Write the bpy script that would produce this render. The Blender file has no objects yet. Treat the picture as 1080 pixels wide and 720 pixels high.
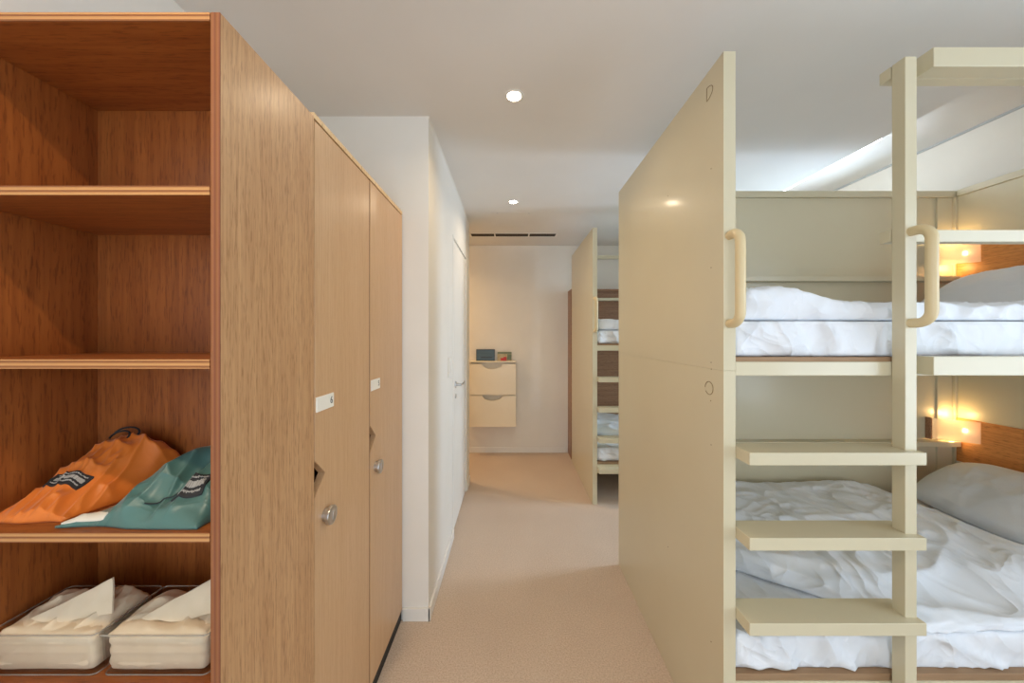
import bpy, bmesh, math, random
from mathutils import Vector, Matrix, noise
random.seed(7)
SC = bpy.context.scene
COL = SC.collection
F = 370.0                      # focal length in pixels of a 1080 px wide frame
CZ = 1.41                      # eye height
def S(s): return F / s         # depth (metres) at which one metre spans s pixels

# ------------------------------------------------------------------ camera, exposure, world, light
cam_d = bpy.data.cameras.new('camera'); cam = bpy.data.objects.new('camera', cam_d); COL.objects.link(cam)
cam.location = (0, 0, CZ); cam.rotation_euler = (math.pi/2, 0, 0)
cam_d.sensor_width = 36; cam_d.lens = F/1080*36; cam_d.shift_y = -6/1080; cam_d.clip_start = .02
SC.camera = cam
SC.view_settings.view_transform = 'Standard'; SC.view_settings.look = 'None'
SC.view_settings.gamma = 1; SC.view_settings.use_curve_mapping = False
SC.view_settings.exposure = 0.13
SC.cycles.use_denoising = True
SC.cycles.max_bounces = 10; SC.cycles.diffuse_bounces = 6; SC.cycles.transparent_max_bounces = 12
SC.cycles.sample_clamp_indirect = 6

w = bpy.data.worlds.new('sky'); SC.world = w; w.use_nodes = True
w.node_tree.nodes['Background'].inputs[0].default_value = (.75, .87, 1, 1)
w.node_tree.nodes['Background'].inputs[1].default_value = 1.5

def area(name, loc, direction, sx, sy, power, color, shape='RECTANGLE', spread=math.pi):
    d = bpy.data.lights.new(name, 'AREA'); d.shape = shape; d.size = sx
    if shape in ('RECTANGLE', 'ELLIPSE'): d.size_y = sy
    d.energy = power; d.color = color; d.spread = spread
    o = bpy.data.objects.new(name, d); COL.objects.link(o); o.location = loc
    o.rotation_euler = Vector(direction).to_track_quat('-Z', 'Y').to_euler()
    return o
COOL = (.74, .87, 1.0)
WARM = (1.0, .79, .54)
area('daylight_gap_window', (3.45, 2.60, 1.45), (-1, 0, -.08), 1.3, 2.2, 150, (.62, .80, 1))
area('daylight_near_window', (2.90, -.35, 1.45), (-1, .12, .40), 1.9, 1.7, 36, COOL)
area('daylight_rear_window', (0, -1.98, 1.20), (0, 1, .30), 1.8, 2.2, 28, (.74, .87, 1))
DOWN = [(.01, 1.595), (.01, 2.855), (-.55, .05), (-1.25, 3.85)]
DOWN_W = [3.2, 2.8, 7, 11]

# ------------------------------------------------------------------ materials
def lin(c):
    return tuple(((v/255)/12.92 if v/255 <= .04045 else ((v/255+.055)/1.055)**2.4) for v in c) + (1,)
def newmat(name):
    m = bpy.data.materials.new(name); m.use_nodes = True
    nt = m.node_tree; b = nt.nodes['Principled BSDF']
    return m, nt, b
def N(nt, t, **kw):
    n = nt.nodes.new(t)
    for k, v in kw.items(): setattr(n, k, v)
    return n
def noise_mix(name, c1, c2, scale=(5, 5, 5), ns=1.0, detail=4, rough=.6, bump=0.0, bscale=None, lo=.3, hi=.7, coat=0, metallic=0, dist=.002):
    m, nt, b = newmat(name)
    tc = N(nt, 'ShaderNodeTexCoord'); mp = N(nt, 'ShaderNodeMapping'); mp.inputs['Scale'].default_value = scale
    nz = N(nt, 'ShaderNodeTexNoise'); nz.inputs['Scale'].default_value = ns; nz.inputs['Detail'].default_value = detail
    cr = N(nt, 'ShaderNodeValToRGB'); cr.color_ramp.elements[0].position = lo; cr.color_ramp.elements[1].position = hi
    cr.color_ramp.elements[0].color = lin(c1); cr.color_ramp.elements[1].color = lin(c2)
    L = nt.links.new
    L(tc.outputs['Object'], mp.inputs['Vector']); L(mp.outputs[0], nz.inputs['Vector']); L(nz.outputs['Fac'], cr.inputs[0]); L(cr.outputs[0], b.inputs['Base Color'])
    b.inputs['Roughness'].default_value = rough; b.inputs['Metallic'].default_value = metallic
    b.inputs['Coat Weight'].default_value = coat; b.inputs['Coat Roughness'].default_value = .12
    if bump:
        bp = N(nt, 'ShaderNodeBump'); bp.inputs['Strength'].default_value = bump; bp.inputs['Distance'].default_value = dist
        if bscale:
            n2 = N(nt, 'ShaderNodeTexNoise'); n2.inputs['Scale'].default_value = bscale; n2.inputs['Detail'].default_value = 4
            L(tc.outputs['Object'], n2.inputs['Vector']); L(n2.outputs['Fac'], bp.inputs['Height'])
        else: L(nz.outputs['Fac'], bp.inputs['Height'])
        L(bp.outputs[0], b.inputs['Normal'])
    return m
def wood(name, base, dark, light, axis='Z', rough=.45, fine=1.0, coat=.15, pore_k=(.60, .53, .46, 1)):
    """veneer: broad tone bands, thin streaks and short dark pores running along one axis"""
    m, nt, b = newmat(name); L = nt.links.new
    tc = N(nt, 'ShaderNodeTexCoord')
    def layer(across, along, detail, dist=0.0):
        mp = N(nt, 'ShaderNodeMapping')
        sc = [across]*3; sc['XYZ'.index(axis)] = along
        mp.inputs['Scale'].default_value = sc
        nz = N(nt, 'ShaderNodeTexNoise'); nz.inputs['Scale'].default_value = 1; nz.inputs['Detail'].default_value = detail
        nz.inputs['Distortion'].default_value = dist
        L(tc.outputs['Object'], mp.inputs['Vector']); L(mp.outputs[0], nz.inputs['Vector'])
        return nz.outputs['Fac']
    broad, streak, pore = layer(7, .8, 3, .6), layer(90*fine, 3.5, 4), layer(240*fine, 26, 2)
    def ramp(fac, p0, c0, p1, c1):
        r = N(nt, 'ShaderNodeValToRGB'); e = r.color_ramp.elements
        e[0].position = p0; e[0].color = c0; e[1].position = p1; e[1].color = c1; L(fac, r.inputs[0]); return r.outputs[0]
    def mix(a, bb, f, mode='MIX'):
        x = N(nt, 'ShaderNodeMix', data_type='RGBA', blend_type=mode)
        if isinstance(f, float): x.inputs[0].default_value = f
        else: L(f, x.inputs[0])
        L(a, x.inputs[6]); L(bb, x.inputs[7]); return x.outputs[2]
    c = ramp(broad, .32, lin(base), .68, lin(light))
    d = ramp(streak, .38, lin(dark), .62, lin(light))
    c = mix(c, d, .42)
    g = (1, 1, 1, 1); k = pore_k
    p = ramp(pore, .34, k, .46, g)
    c = mix(c, p, .75, 'MULTIPLY')
    L(c, b.inputs['Base Color'])
    b.inputs['Roughness'].default_value = rough; b.inputs['Coat Weight'].default_value = coat; b.inputs['Coat Roughness'].default_value = .25
    bp = N(nt, 'ShaderNodeBump'); bp.inputs['Strength'].default_value = .15; bp.inputs['Distance'].default_value = .0006
    L(pore, bp.inputs['Height']); L(bp.outputs[0], b.inputs['Normal'])
    return m
def edge_ply(name, axis, ca=(196, 144, 88), cb=(176, 122, 70)):
    """exposed plywood edge: thin parallel plies across the board thickness"""
    m, nt, b = newmat(name); L = nt.links.new
    tc = N(nt, 'ShaderNodeTexCoord'); sp = N(nt, 'ShaderNodeSeparateXYZ'); L(tc.outputs['Object'], sp.inputs[0])
    mu = N(nt, 'ShaderNodeMath', operation='MULTIPLY'); mu.inputs[1].default_value = 55*2; L(sp.outputs['XYZ'.index(axis)], mu.inputs[0])
    fr = N(nt, 'ShaderNodeMath', operation='FRACT'); L(mu.outputs[0], fr.inputs[0])
    cr = N(nt, 'ShaderNodeValToRGB'); e = cr.color_ramp.elements
    e[0].position = .0; e[0].color = lin(ca); e[1].position = .55; e[1].color = lin(cb)
    x = e.new(.62); x.color = lin((128, 74, 34)); y = e.new(.95); y.color = lin((140, 84, 40))
    L(fr.outputs[0], cr.inputs[0]); L(cr.outputs[0], b.inputs['Base Color']); b.inputs['Roughness'].default_value = .5
    return m
def linen(name, c1, c2, strength=.9, sc=6.5, dist=.022, rough=.85):
    m, nt, b = newmat(name); L = nt.links.new
    tc = N(nt, 'ShaderNodeTexCoord')
    mp = N(nt, 'ShaderNodeMapping'); mp.inputs['Rotation'].default_value = (.2, .1, .6); mp.inputs['Scale'].default_value = (1, .7, 1.2)
    L(tc.outputs['Object'], mp.inputs['Vector'])
    wz = N(nt, 'ShaderNodeTexNoise'); wz.inputs['Scale'].default_value = 3; wz.inputs['Detail'].default_value = 1; L(mp.outputs[0], wz.inputs['Vector'])
    va = N(nt, 'ShaderNodeMix', data_type='VECTOR'); va.inputs[0].default_value = .22; L(mp.outputs[0], va.inputs[4]); L(wz.outputs['Color'], va.inputs[5])
    r = N(nt, 'ShaderNodeTexNoise'); r.noise_type = 'RIDGED_MULTIFRACTAL'; r.inputs['Scale'].default_value = sc; r.inputs['Detail'].default_value = 2.2
    r.inputs['Roughness'].default_value = .42; r.inputs['Offset'].default_value = .9; r.inputs['Gain'].default_value = 1.6; L(va.outputs[1], r.inputs['Vector'])
    bp = N(nt, 'ShaderNodeBump'); bp.inputs['Strength'].default_value = strength; bp.inputs['Distance'].default_value = dist; L(r.outputs['Fac'], bp.inputs['Height'])
    f = N(nt, 'ShaderNodeTexNoise'); f.inputs['Scale'].default_value = 300; L(tc.outputs['Object'], f.inputs['Vector'])
    b2 = N(nt, 'ShaderNodeBump'); b2.inputs['Strength'].default_value = .1; b2.inputs['Distance'].default_value = .001; L(f.outputs['Fac'], b2.inputs['Height']); L(bp.outputs[0], b2.inputs['Normal'])
    L(b2.outputs[0], b.inputs['Normal'])
    cr = N(nt, 'ShaderNodeValToRGB'); cr.color_ramp.elements[0].color = lin(c1); cr.color_ramp.elements[1].color = lin(c2); L(wz.outputs['Fac'], cr.inputs[0]); L(cr.outputs[0], b.inputs['Base Color'])
    b.inputs['Roughness'].default_value = rough; b.inputs['Sheen Weight'].default_value = .15
    return m
def thin_clear(name, tint=(1, 1, 1, 1), amount=.12, rough=.05, milk=0.0):
    m, nt, b = newmat(name); L = nt.links.new
    out = nt.nodes['Material Output']; nt.nodes.remove(b)
    tr = N(nt, 'ShaderNodeBsdfTransparent'); tr.inputs[0].default_value = tint
    gl = N(nt, 'ShaderNodeBsdfGlossy'); gl.inputs['Roughness'].default_value = rough
    fz = N(nt, 'ShaderNodeLayerWeight'); fz.inputs[0].default_value = .5
    pw = N(nt, 'ShaderNodeMath', operation='POWER'); pw.inputs[1].default_value = 4; L(fz.outputs['Facing'], pw.inputs[0])
    ad = N(nt, 'ShaderNodeMath', operation='MULTIPLY_ADD'); ad.inputs[1].default_value = .5; ad.inputs[2].default_value = amount*.5; ad.use_clamp = True; L(pw.outputs[0], ad.inputs[0])
    ms = N(nt, 'ShaderNodeMixShader'); L(ad.outputs[0], ms.inputs[0]); L(tr.outputs[0], ms.inputs[1]); L(gl.outputs[0], ms.inputs[2])
    last = ms.outputs[0]
    if milk:
        tl = N(nt, 'ShaderNodeBsdfTranslucent'); tl.inputs[0].default_value = (.9, .88, .82, 1)
        df = N(nt, 'ShaderNodeBsdfDiffuse'); df.inputs[0].default_value = (.85, .82, .74, 1)
        m1 = N(nt, 'ShaderNodeMixShader'); m1.inputs[0].default_value = .5; L(tl.outputs[0], m1.inputs[1]); L(df.outputs[0], m1.inputs[2])
        m2 = N(nt, 'ShaderNodeMixShader'); m2.inputs[0].default_value = milk; L(last, m2.inputs[1]); L(m1.outputs[0], m2.inputs[2]); last = m2.outputs[0]
    L(last, out.inputs['Surface'])
    return m
def glow(name, color, strength):
    m, nt, b = newmat(name)
    b.inputs['Base Color'].default_value = color; b.inputs['Emission Color'].default_value = color; b.inputs['Emission Strength'].default_value = strength
    return m

M = {}
M['plaster'] = noise_mix('white_plaster', (226, 221, 211), (231, 226, 217), (3, 3, 3), rough=.85, bump=.05, bscale=140)
M['ceiling'] = noise_mix('ceiling_paint', (221, 217, 211), (226, 222, 216), (2, 2, 2), rough=.9)
M['carpet'] = None
M['cabinet_in'] = wood('shade_darkened_veneer', (148, 80, 30), (120, 58, 19), (162, 92, 38))  # inside veneer darker and redder: interior shade and bounce put into its colour
M['cabinet_in_shade_x'] = wood('shade_darkened_veneer_across', (148, 80, 30), (120, 58, 19), (162, 92, 38), axis='X')
M['cabinet_dk'] = wood('dark_carcass_veneer', (112, 66, 34), (88, 50, 24), (126, 78, 42))
M['cabinet_out'] = wood('tan_mahogany_veneer', (186, 142, 98), (162, 116, 76), (198, 156, 112), fine=1.6)
M['door_wood'] = wood('light_birch_veneer', (198, 158, 116), (191, 149, 107), (205, 167, 126), fine=1.6, pore_k=(.9, .87, .84, 1), rough=.38, coat=.3)
M['frame_wood'] = wood('pale_frame_wood', (222, 188, 140), (206, 166, 118), (230, 198, 152), rough=.5)
M['dark_wood'] = wood('brown_closet_veneer', (150, 108, 78), (122, 84, 58), (166, 124, 92), axis='X')
M['headboard'] = wood('headboard_veneer', (204, 134, 70), (180, 108, 52), (214, 150, 84), axis='Y')
M['ply_z'] = edge_ply('plywood_edge_shelf', 'Z')
M['ply_x'] = edge_ply('plywood_edge_side', 'X', (146, 90, 54), (112, 56, 30))
M['ply_plat'] = noise_mix('platform_ply', (140, 110, 80), (160, 128, 96), (6, 60, 60), rough=.7)
M['cream'] = noise_mix('cream_lacquer', (204, 193, 163), (208, 198, 169), (2, 2, 2), rough=.34, coat=.25, bump=.03, bscale=60)
M['cream_line'] = noise_mix('screw_cap_shadow_gap', (110, 84, 46), (120, 94, 54), rough=.7)
M['handle'] = noise_mix('cream_powder_coat', (214, 194, 150), (218, 198, 156), rough=.35)
M['linen'] = linen('white_cotton', (226, 229, 234), (232, 235, 240))
M['linen2'] = linen('pillow_cotton', (214, 215, 218), (220, 221, 224), .3)
M['towel'] = noise_mix('folded_cloth_white', (224, 204, 172), (232, 213, 184), (20, 20, 20), rough=.95, bump=.25, bscale=500, dist=.001)  # warm lamplight tint put into the white cloth's colour
M['dark'] = noise_mix('toe_kick_black', (26, 22, 20), (34, 29, 25), rough=.7)
M['slot'] = noise_mix('vent_slot_dark', (52, 42, 30), (60, 48, 34), rough=.8)
M['white_metal'] = noise_mix('white_powder_coat', (228, 224, 216), (233, 229, 221), rough=.5)
M['chrome'] = noise_mix('brushed_steel', (196, 196, 196), (212, 212, 212), (40, 40, 40), rough=.28, metallic=1)
M['plate'] = noise_mix('number_plate_white', (232, 228, 216), (238, 234, 222), rough=.4)
M['ink'] = noise_mix('dark_ink', (76, 78, 80), (86, 88, 90), rough=.6)
M['orange'] = linen('orange_nylon', (212, 110, 32), (222, 122, 40), .9, 11, .006, .45)
M['teal'] = linen('teal_nylon', (64, 100, 94), (78, 116, 108), .9, 12, .007, .4)
M['bag_lining'] = noise_mix('white_bag_corner', (216, 208, 192), (226, 218, 202), rough=.6)
M['cord'] = noise_mix('black_cord', (24, 24, 26), (36, 36, 38), rough=.7)
M['patch'] = noise_mix('black_label_cloth', (26, 26, 28), (34, 34, 36), rough=.7)
M['print'] = noise_mix('white_label_print', (160, 157, 150), (176, 172, 165), rough=.7)
M['storage'] = noise_mix('cream_storage_plastic', (232, 218, 190), (236, 223, 196), rough=.35)
M['blue'] = noise_mix('slate_blue_card', (62, 88, 108), (78, 104, 124), (4, 4, 30), rough=.5)
M['blue_dark'] = noise_mix('dark_blue_band', (34, 46, 66), (42, 54, 74), rough=.5)
M['leaflet'] = noise_mix('leaflet_card', (150, 140, 110), (196, 180, 146), (60, 60, 30), rough=.6)
M['leaflet_green'] = noise_mix('leaflet_green_top', (96, 108, 88), (116, 126, 104), (20, 20, 20), rough=.6)
M['red'] = noise_mix('red_card', (176, 40, 36), (196, 56, 48), rough=.5)
M['shadow_line_grey'] = noise_mix('painted_shadow_line', (176, 178, 178), (184, 186, 186), rough=.7)  # tone of the painted shadow line along the ceiling recess
M['clear'] = thin_clear('clear_plastic', (.97, .97, .97, 1), .10, .06)
M['clear_edge'] = thin_clear('clear_plastic_edge', (.8, .76, .7, 1), .35, .1, milk=.25)
M['glass'] = thin_clear('window_glass', (.98, .99, 1, 1), .06, .02)
M['acrylic'] = thin_clear('frosted_acrylic', (1, .97, .9, 1), .08, .25, milk=.42)
M['lamp_lens'] = glow('downlight_lens', (1, .88, .7, 1), 30)
M['recess_fill'] = glow('recess_fill_glow', (.86, .93, 1, 1), 3)  # glow of the added strip in the ceiling recess
M['bulb'] = glow('reading_bulb', (1, .80, .5, 1), 9)

def carpet():
    m, nt, b = newmat('beige_loop_carpet'); L = nt.links.new
    tc = N(nt, 'ShaderNodeTexCoord')
    v = N(nt, 'ShaderNodeTexVoronoi'); v.inputs['Scale'].default_value = 240; L(tc.outputs['Object'], v.inputs['Vector'])
    n1 = N(nt, 'ShaderNodeTexNoise'); n1.inputs['Scale'].default_value = 150; n1.inputs['Detail'].default_value = 4; n1.inputs['Roughness'].default_value = .65; L(tc.outputs['Object'], n1.inputs['Vector'])
    n2 = N(nt, 'ShaderNodeTexNoise'); n2.inputs['Scale'].default_value = 3; n2.inputs['Detail'].default_value = 2; L(tc.outputs['Object'], n2.inputs['Vector'])
    r1 = N(nt, 'ShaderNodeValToRGB'); e = r1.color_ramp.elements
    e[0].position = .33; e[0].color = lin((184, 160, 138)); e[1].position = .66; e[1].color = lin((214, 192, 170)); L(n1.outputs['Fac'], r1.inputs[0])
    mx = N(nt, 'ShaderNodeMix', data_type='RGBA', blend_type='MULTIPLY'); mx.inputs[0].default_value = .5
    r2 = N(nt, 'ShaderNodeValToRGB'); e = r2.color_ramp.elements; e[0].position = .3; e[0].color = (.86, .84, .82, 1); e[1].position = .7; e[1].color = (1, 1, 1, 1); L(n2.outputs['Fac'], r2.inputs[0])
    L(r1.outputs[0], mx.inputs[6]); L(r2.outputs[0], mx.inputs[7]); L(mx.outputs[2], b.inputs['Base Color'])
    bp = N(nt, 'ShaderNodeBump'); bp.inputs['Strength'].default_value = .6; bp.inputs['Distance'].default_value = .002
    ad = N(nt, 'ShaderNodeMath', operation='ADD'); L(v.outputs['Distance'], ad.inputs[0]); L(n1.outputs['Fac'], ad.inputs[1]); L(ad.outputs[0], bp.inputs['Height']); L(bp.outputs[0], b.inputs['Normal'])
    b.inputs['Roughness'].default_value = 1
    b.inputs['Sheen Weight'].default_value = .2
    return m
M['carpet'] = carpet()

# ------------------------------------------------------------------ mesh helpers (all coordinates are world coordinates)
class MB:
    def __init__(s): s.bm = bmesh.new()
    def box(s, x0, x1, y0, y1, z0, z1, bev=0.0, seg=2):
        b = bmesh.new()
        vs = [b.verts.new((x, y, z)) for x in (x0, x1) for y in (y0, y1) for z in (z0, z1)]
        for f in ((0, 1, 3, 2), (4, 6, 7, 5), (0, 4, 5, 1), (2, 3, 7, 6), (0, 2, 6, 4), (1, 5, 7, 3)):
            b.faces.new([vs[i] for i in f])
        if bev: bmesh.ops.bevel(b, geom=b.edges[:], offset=bev, segments=seg, affect='EDGES', profile=.5)
        s.join(b); return s
    def join(s, b):
        bmesh.ops.recalc_face_normals(b, faces=b.faces)
        me = bpy.data.meshes.new('t'); b.to_mesh(me); b.free(); s.bm.from_mesh(me); bpy.data.meshes.remove(me)
    def prism(s, pts, vec, bev=0.0):
        """extrude a closed 3-D outline along vec"""
        b = bmesh.new(); v = Vector(vec)
        a = [b.verts.new(p) for p in pts]; c = [b.verts.new(Vector(p)+v) for p in pts]; n = len(pts)
        b.faces.new(a); b.faces.new(c[::-1])
        for i in range(n): b.faces.new((a[i], a[(i+1) % n], c[(i+1) % n], c[i]))
        if bev: bmesh.ops.bevel(b, geom=b.edges[:], offset=bev, segments=2, affect='EDGES', profile=.5)
        s.join(b); return s
    def tube(s, path, r, n=12, closed=False):
        b = bmesh.new(); P = [Vector(p) for p in path]; rings = []; k = len(P); ref = None
        for i, p in enumerate(P):
            a = P[(i-1) % k] if (closed or i > 0) else P[i]; c = P[(i+1) % k] if (closed or i < k-1) else P[i]
            t = (c-a).normalized()
            if ref is None: ref = t.orthogonal().normalized()
            ref = (ref - t*ref.dot(t)).normalized(); q = t.cross(ref)
            rr = r(i/(k-1)) if callable(r) else r
            rings.append([b.verts.new(p + ref*math.cos(2*math.pi*j/n)*rr + q*math.sin(2*math.pi*j/n)*rr) for j in range(n)])
        for i in range(k if closed else k-1):
            A, B = rings[i], rings[(i+1) % k]
            for j in range(n): b.faces.new((A[j], A[(j+1) % n], B[(j+1) % n], B[j]))
        if not closed: b.faces.new(rings[0][::-1]); b.faces.new(rings[-1])
        s.join(b); return s
    def lathe(s, profile, origin, axis=(0, 0, 1), n=28):
        """profile: (radius, height along axis)"""
        b = bmesh.new(); ax = Vector(axis).normalized(); u = ax.orthogonal().normalized(); v = ax.cross(u); o = Vector(origin); rings = []
        for r, h in profile:
            rings.append([b.verts.new(o + ax*h + (u*math.cos(2*math.pi*j/n)+v*math.sin(2*math.pi*j/n))*max(r, 1e-5)) for j in range(n)])
        for A, B in zip(rings, rings[1:]):
            for j in range(n): b.faces.new((A[j], A[(j+1) % n], B[(j+1) % n], B[j]))
        b.faces.new(rings[0][::-1]); b.faces.new(rings[-1])
        s.join(b); return s
    def soft(s, x0, x1, y0, y1, z0, z1, r, res, fn=None):
        """rounded block on a fine grid; fn(p, n) -> moved point"""
        b = bmesh.new(); nx, ny, nz = [max(2, int(round((q-p)/res))) for p, q in ((x0, x1), (y0, y1), (z0, z1))]
        vm = {}
        c0 = Vector((x0+r, y0+r, z0+r)); c1 = Vector((x1-r, y1-r, z1-r))
        def V(i, j, k):
            key = (i, j, k)
            if key not in vm:
                p = Vector((x0+(x1-x0)*i/nx, y0+(y1-y0)*j/ny, z0+(z1-z0)*k/nz))
                q = Vector([min(max(p[a], c0[a]), c1[a]) for a in range(3)])
                d = p-q
                nrm = d.normalized() if d.length > 1e-9 else Vector((0, 0, 1))
                p = q + nrm*r
                if fn: p = fn(p, nrm)
                vm[key] = b.verts.new(p)
            return vm[key]
        for i in range(nx):
            for j in range(ny):
                for k in (0, nz): b.faces.new((V(i, j, k), V(i+1, j, k), V(i+1, j+1, k), V(i, j+1, k)))
        for i in range(nx):
            for k in range(nz):
                for j in (0, ny): b.faces.new((V(i, j, k), V(i+1, j, k), V(i+1, j, k+1), V(i, j, k+1)))
        for j in range(ny):
            for k in range(nz):
                for i in (0, nx): b.faces.new((V(i, j, k), V(i, j+1, k), V(i, j+1, k+1), V(i, j, k+1)))
        s.join(b); return s
    def sheet(s, top, bottom, nu, nv):
        """closed body between two surfaces given on the same (u, v) square"""
        b = bmesh.new()
        T = [[b.verts.new(top(i/nu, j/nv)) for j in range(nv+1)] for i in range(nu+1)]
        B = [[b.verts.new(bottom(i/nu, j/nv)) for j in range(nv+1)] for i in range(nu+1)]
        for i in range(nu):
            for j in range(nv):
                b.faces.new((T[i][j], T[i+1][j], T[i+1][j+1], T[i][j+1])); b.faces.new((B[i][j], B[i][j+1], B[i+1][j+1], B[i+1][j]))
        for i in range(nu):
            b.faces.new((T[i][0], B[i][0], B[i+1][0], T[i+1][0])); b.faces.new((T[i][nv], T[i+1][nv], B[i+1][nv], B[i][nv]))
        for j in range(nv):
            b.faces.new((T[0][j], T[0][j+1], B[0][j+1], B[0][j])); b.faces.new((T[nu][j], B[nu][j], B[nu][j+1], T[nu][j+1]))
        s.join(b); return s
    def build(s, name, mat, parent=None, smooth=False):
        me = bpy.data.meshes.new(name)
        xs = [v.co for v in s.bm.verts]
        if parent is None:
            o = Vector(((min(c.x for c in xs)+max(c.x for c in xs))/2, (min(c.y for c in xs)+max(c.y for c in xs))/2, min(c.z for c in xs)))
        else: o = WORLD[parent.name]
        for v in s.bm.verts: v.co -= o
        s.bm.to_mesh(me); s.bm.free()
        if smooth:
            for p in me.polygons: p.use_smooth = True
            if smooth != 'all': me.set_sharp_from_angle(angle=math.radians(38))
        me.materials.append(mat)
        ob = bpy.data.objects.new(name, me); COL.objects.link(ob)
        if parent is None: ob.location = o
        else: ob.parent = parent
        WORLD[ob.name] = o
        return ob
WORLD = {}
def tag(o, label=None, cat=None, group=None, kind=None):
    if label: o['label'] = label
    if cat: o['category'] = cat
    if group: o['group'] = group
    if kind: o['kind'] = kind
    return o
def empty(name, loc, label, cat, group=None):
    o = bpy.data.objects.new(name, None); COL.objects.link(o); o.location = loc; o.empty_display_size = .1
    WORLD[o.name] = Vector(loc); tag(o, label, cat, group); return o
def struct(name, mb, mat, parent=None, **k):
    o = mb.build(name, mat, parent, **k)
    if parent is None: o['kind'] = 'structure'
    return o
def digits(text, size, mat, parent, origin, xdir, ydir, depth=.0006, name='number'):
    """real mesh lettering: text lies in the plane of xdir, ydir starting at origin"""
    cu = bpy.data.curves.new('txt', 'FONT'); cu.body = text; cu.size = size; cu.extrude = depth
    to = bpy.data.objects.new('txt', cu); COL.objects.link(to)
    dg = bpy.context.evaluated_depsgraph_get(); me = bpy.data.meshes.new_from_object(to.evaluated_get(dg))
    bpy.data.objects.remove(to); bpy.data.curves.remove(cu)
    X, Y = Vector(xdir), Vector(ydir); Z = X.cross(Y); O = Vector(origin) - WORLD[parent.name]
    for v in me.vertices: v.co = O + X*v.co.x + Y*v.co.y + Z*v.co.z
    me.materials.clear(); me.materials.append(mat)
    ob = bpy.data.objects.new(name, me); COL.objects.link(ob); ob.parent = parent; WORLD[ob.name] = WORLD[parent.name]
    return ob
def nz(x, y, z=0.0): return noise.noise(Vector((x, y, z)))
def ridge(x, y, z=0.0): return (1-min(1, abs(nz(x, y, z))*2.2))**2
def crease(x, y, k=0.0, f=5.0):
    """cloth creases: sharp ridges on a warped field"""
    wx, wy = x + .25*nz(x*2.1, y*2.1, k), y + .25*nz(x*2.1, y*2.1, k+9)
    return ridge(wx*f*.55+wy*f*.35, wy*f-wx*f*.3, k)*.6 + ridge(wx*f*1.3, wy*f*.9+wx*f, k+4)*.4 + .35*nz(x*f*.4, y*f*.4, k+7)

# ------------------------------------------------------------------ room
XL, XR, YN, YW = -1.10, 2.72, -1.80, S(87.2)     # left wall, right wall, near wall, far wall
CE, CE2, XS = 2.50, 2.637, 2.04                   # ceiling, raised strip, where the strip starts
XC = -.4145                                       # corridor face of the left block
YC0, YC1 = S(212.3), S(109)
struct('floor', MB().box(-2.2, XR+.12, YN-.12, YW+.12, -.1, 0), M['carpet'])
cl = MB().box(-2.2, XS, YN-.12, YW+.12, CE, CE2+.1); cl.box(XS, XR+.12, YN-.12, YW+.12, CE2, CE2+.1)
struct('ceiling', cl, M['ceiling'])
struct('wall_far', MB().box(-2.2, XR+.12, YW, YW+.12, 0, CE2), M['plaster'])
wb = MB(); wb.box(XL-.12, -.9, YN-.12, YN, 0, CE2); wb.box(.9, XR+.12, YN-.12, YN, 0, CE2); wb.box(-.9, .9, YN-.12, YN, 0, .08); wb.box(-.9, .9, YN-.12, YN, 2.3, CE2)
struct('wall_back', wb, M['plaster'])
W1 = (S(171)+.10, S(125.7)-.08, .40, 2.31); W2 = (-1.3, .60, .60, 2.30)
wr = MB()
ys = [YN-.12, W2[0], W2[1], W1[0], W1[1], YW+.12]
for a, b in ((0, 1), (2, 3), (4, 5)): wr.box(XR, XR+.12, ys[a], ys[b], 0, CE2)
for W in (W1, W2): wr.box(XR, XR+.12, W[0], W[1], 0, W[2]); wr.box(XR, XR+.12, W[0], W[1], W[3], CE2)
struct('wall_right', wr, M['plaster'])
struct('wall_left', MB().box(XL-.1, XL, YN-.12, YC0, 0, CE2), M['plaster'])
DY0, DY1, DZ = S(149.6), S(116.5), 2.105
wc = MB()
wc.box(XL-.1, XC, YC0, YC0+.1, 0, CE); wc.box(XC-.1, XC, YC0+.1, DY0, 0, CE); wc.box(XC-.1, XC, DY1, YC1, 0, CE); wc.box(XC-.1, XC, DY0, DY1, DZ, CE)
wc.box(-2.2, XC-.1, YC1-.1, YC1, 0, CE)
struct('wall_left_corridor', wc, M['plaster'])
struct('wall_left_far', MB().box(-2.2, -2.08, YC1, YW, 0, CE), M['plaster'])
bb = .063
struct('baseboard_left', MB().box(XL+.56, XC+.01, YC0-.012, YC0, 0, bb, .002), M['white_metal'])
struct('baseboard_corridor', MB().box(XC, XC+.011, YC0-.012, DY0-.02, 0, bb, .002), M['white_metal'])
struct('baseboard_corridor_end', MB().box(XC, XC+.011, DY1+.02, YC1, 0, bb, .002), M['white_metal'])
struct('baseboard_far', MB().box(-2.08, .66, YW-.012, YW, 0, bb, .002), M['white_metal'])
struct('baseboard_right', MB().box(XR-.012, XR, S(171)+.02, S(125.7)-.02, 0, bb, .002), M['white_metal'])

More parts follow.
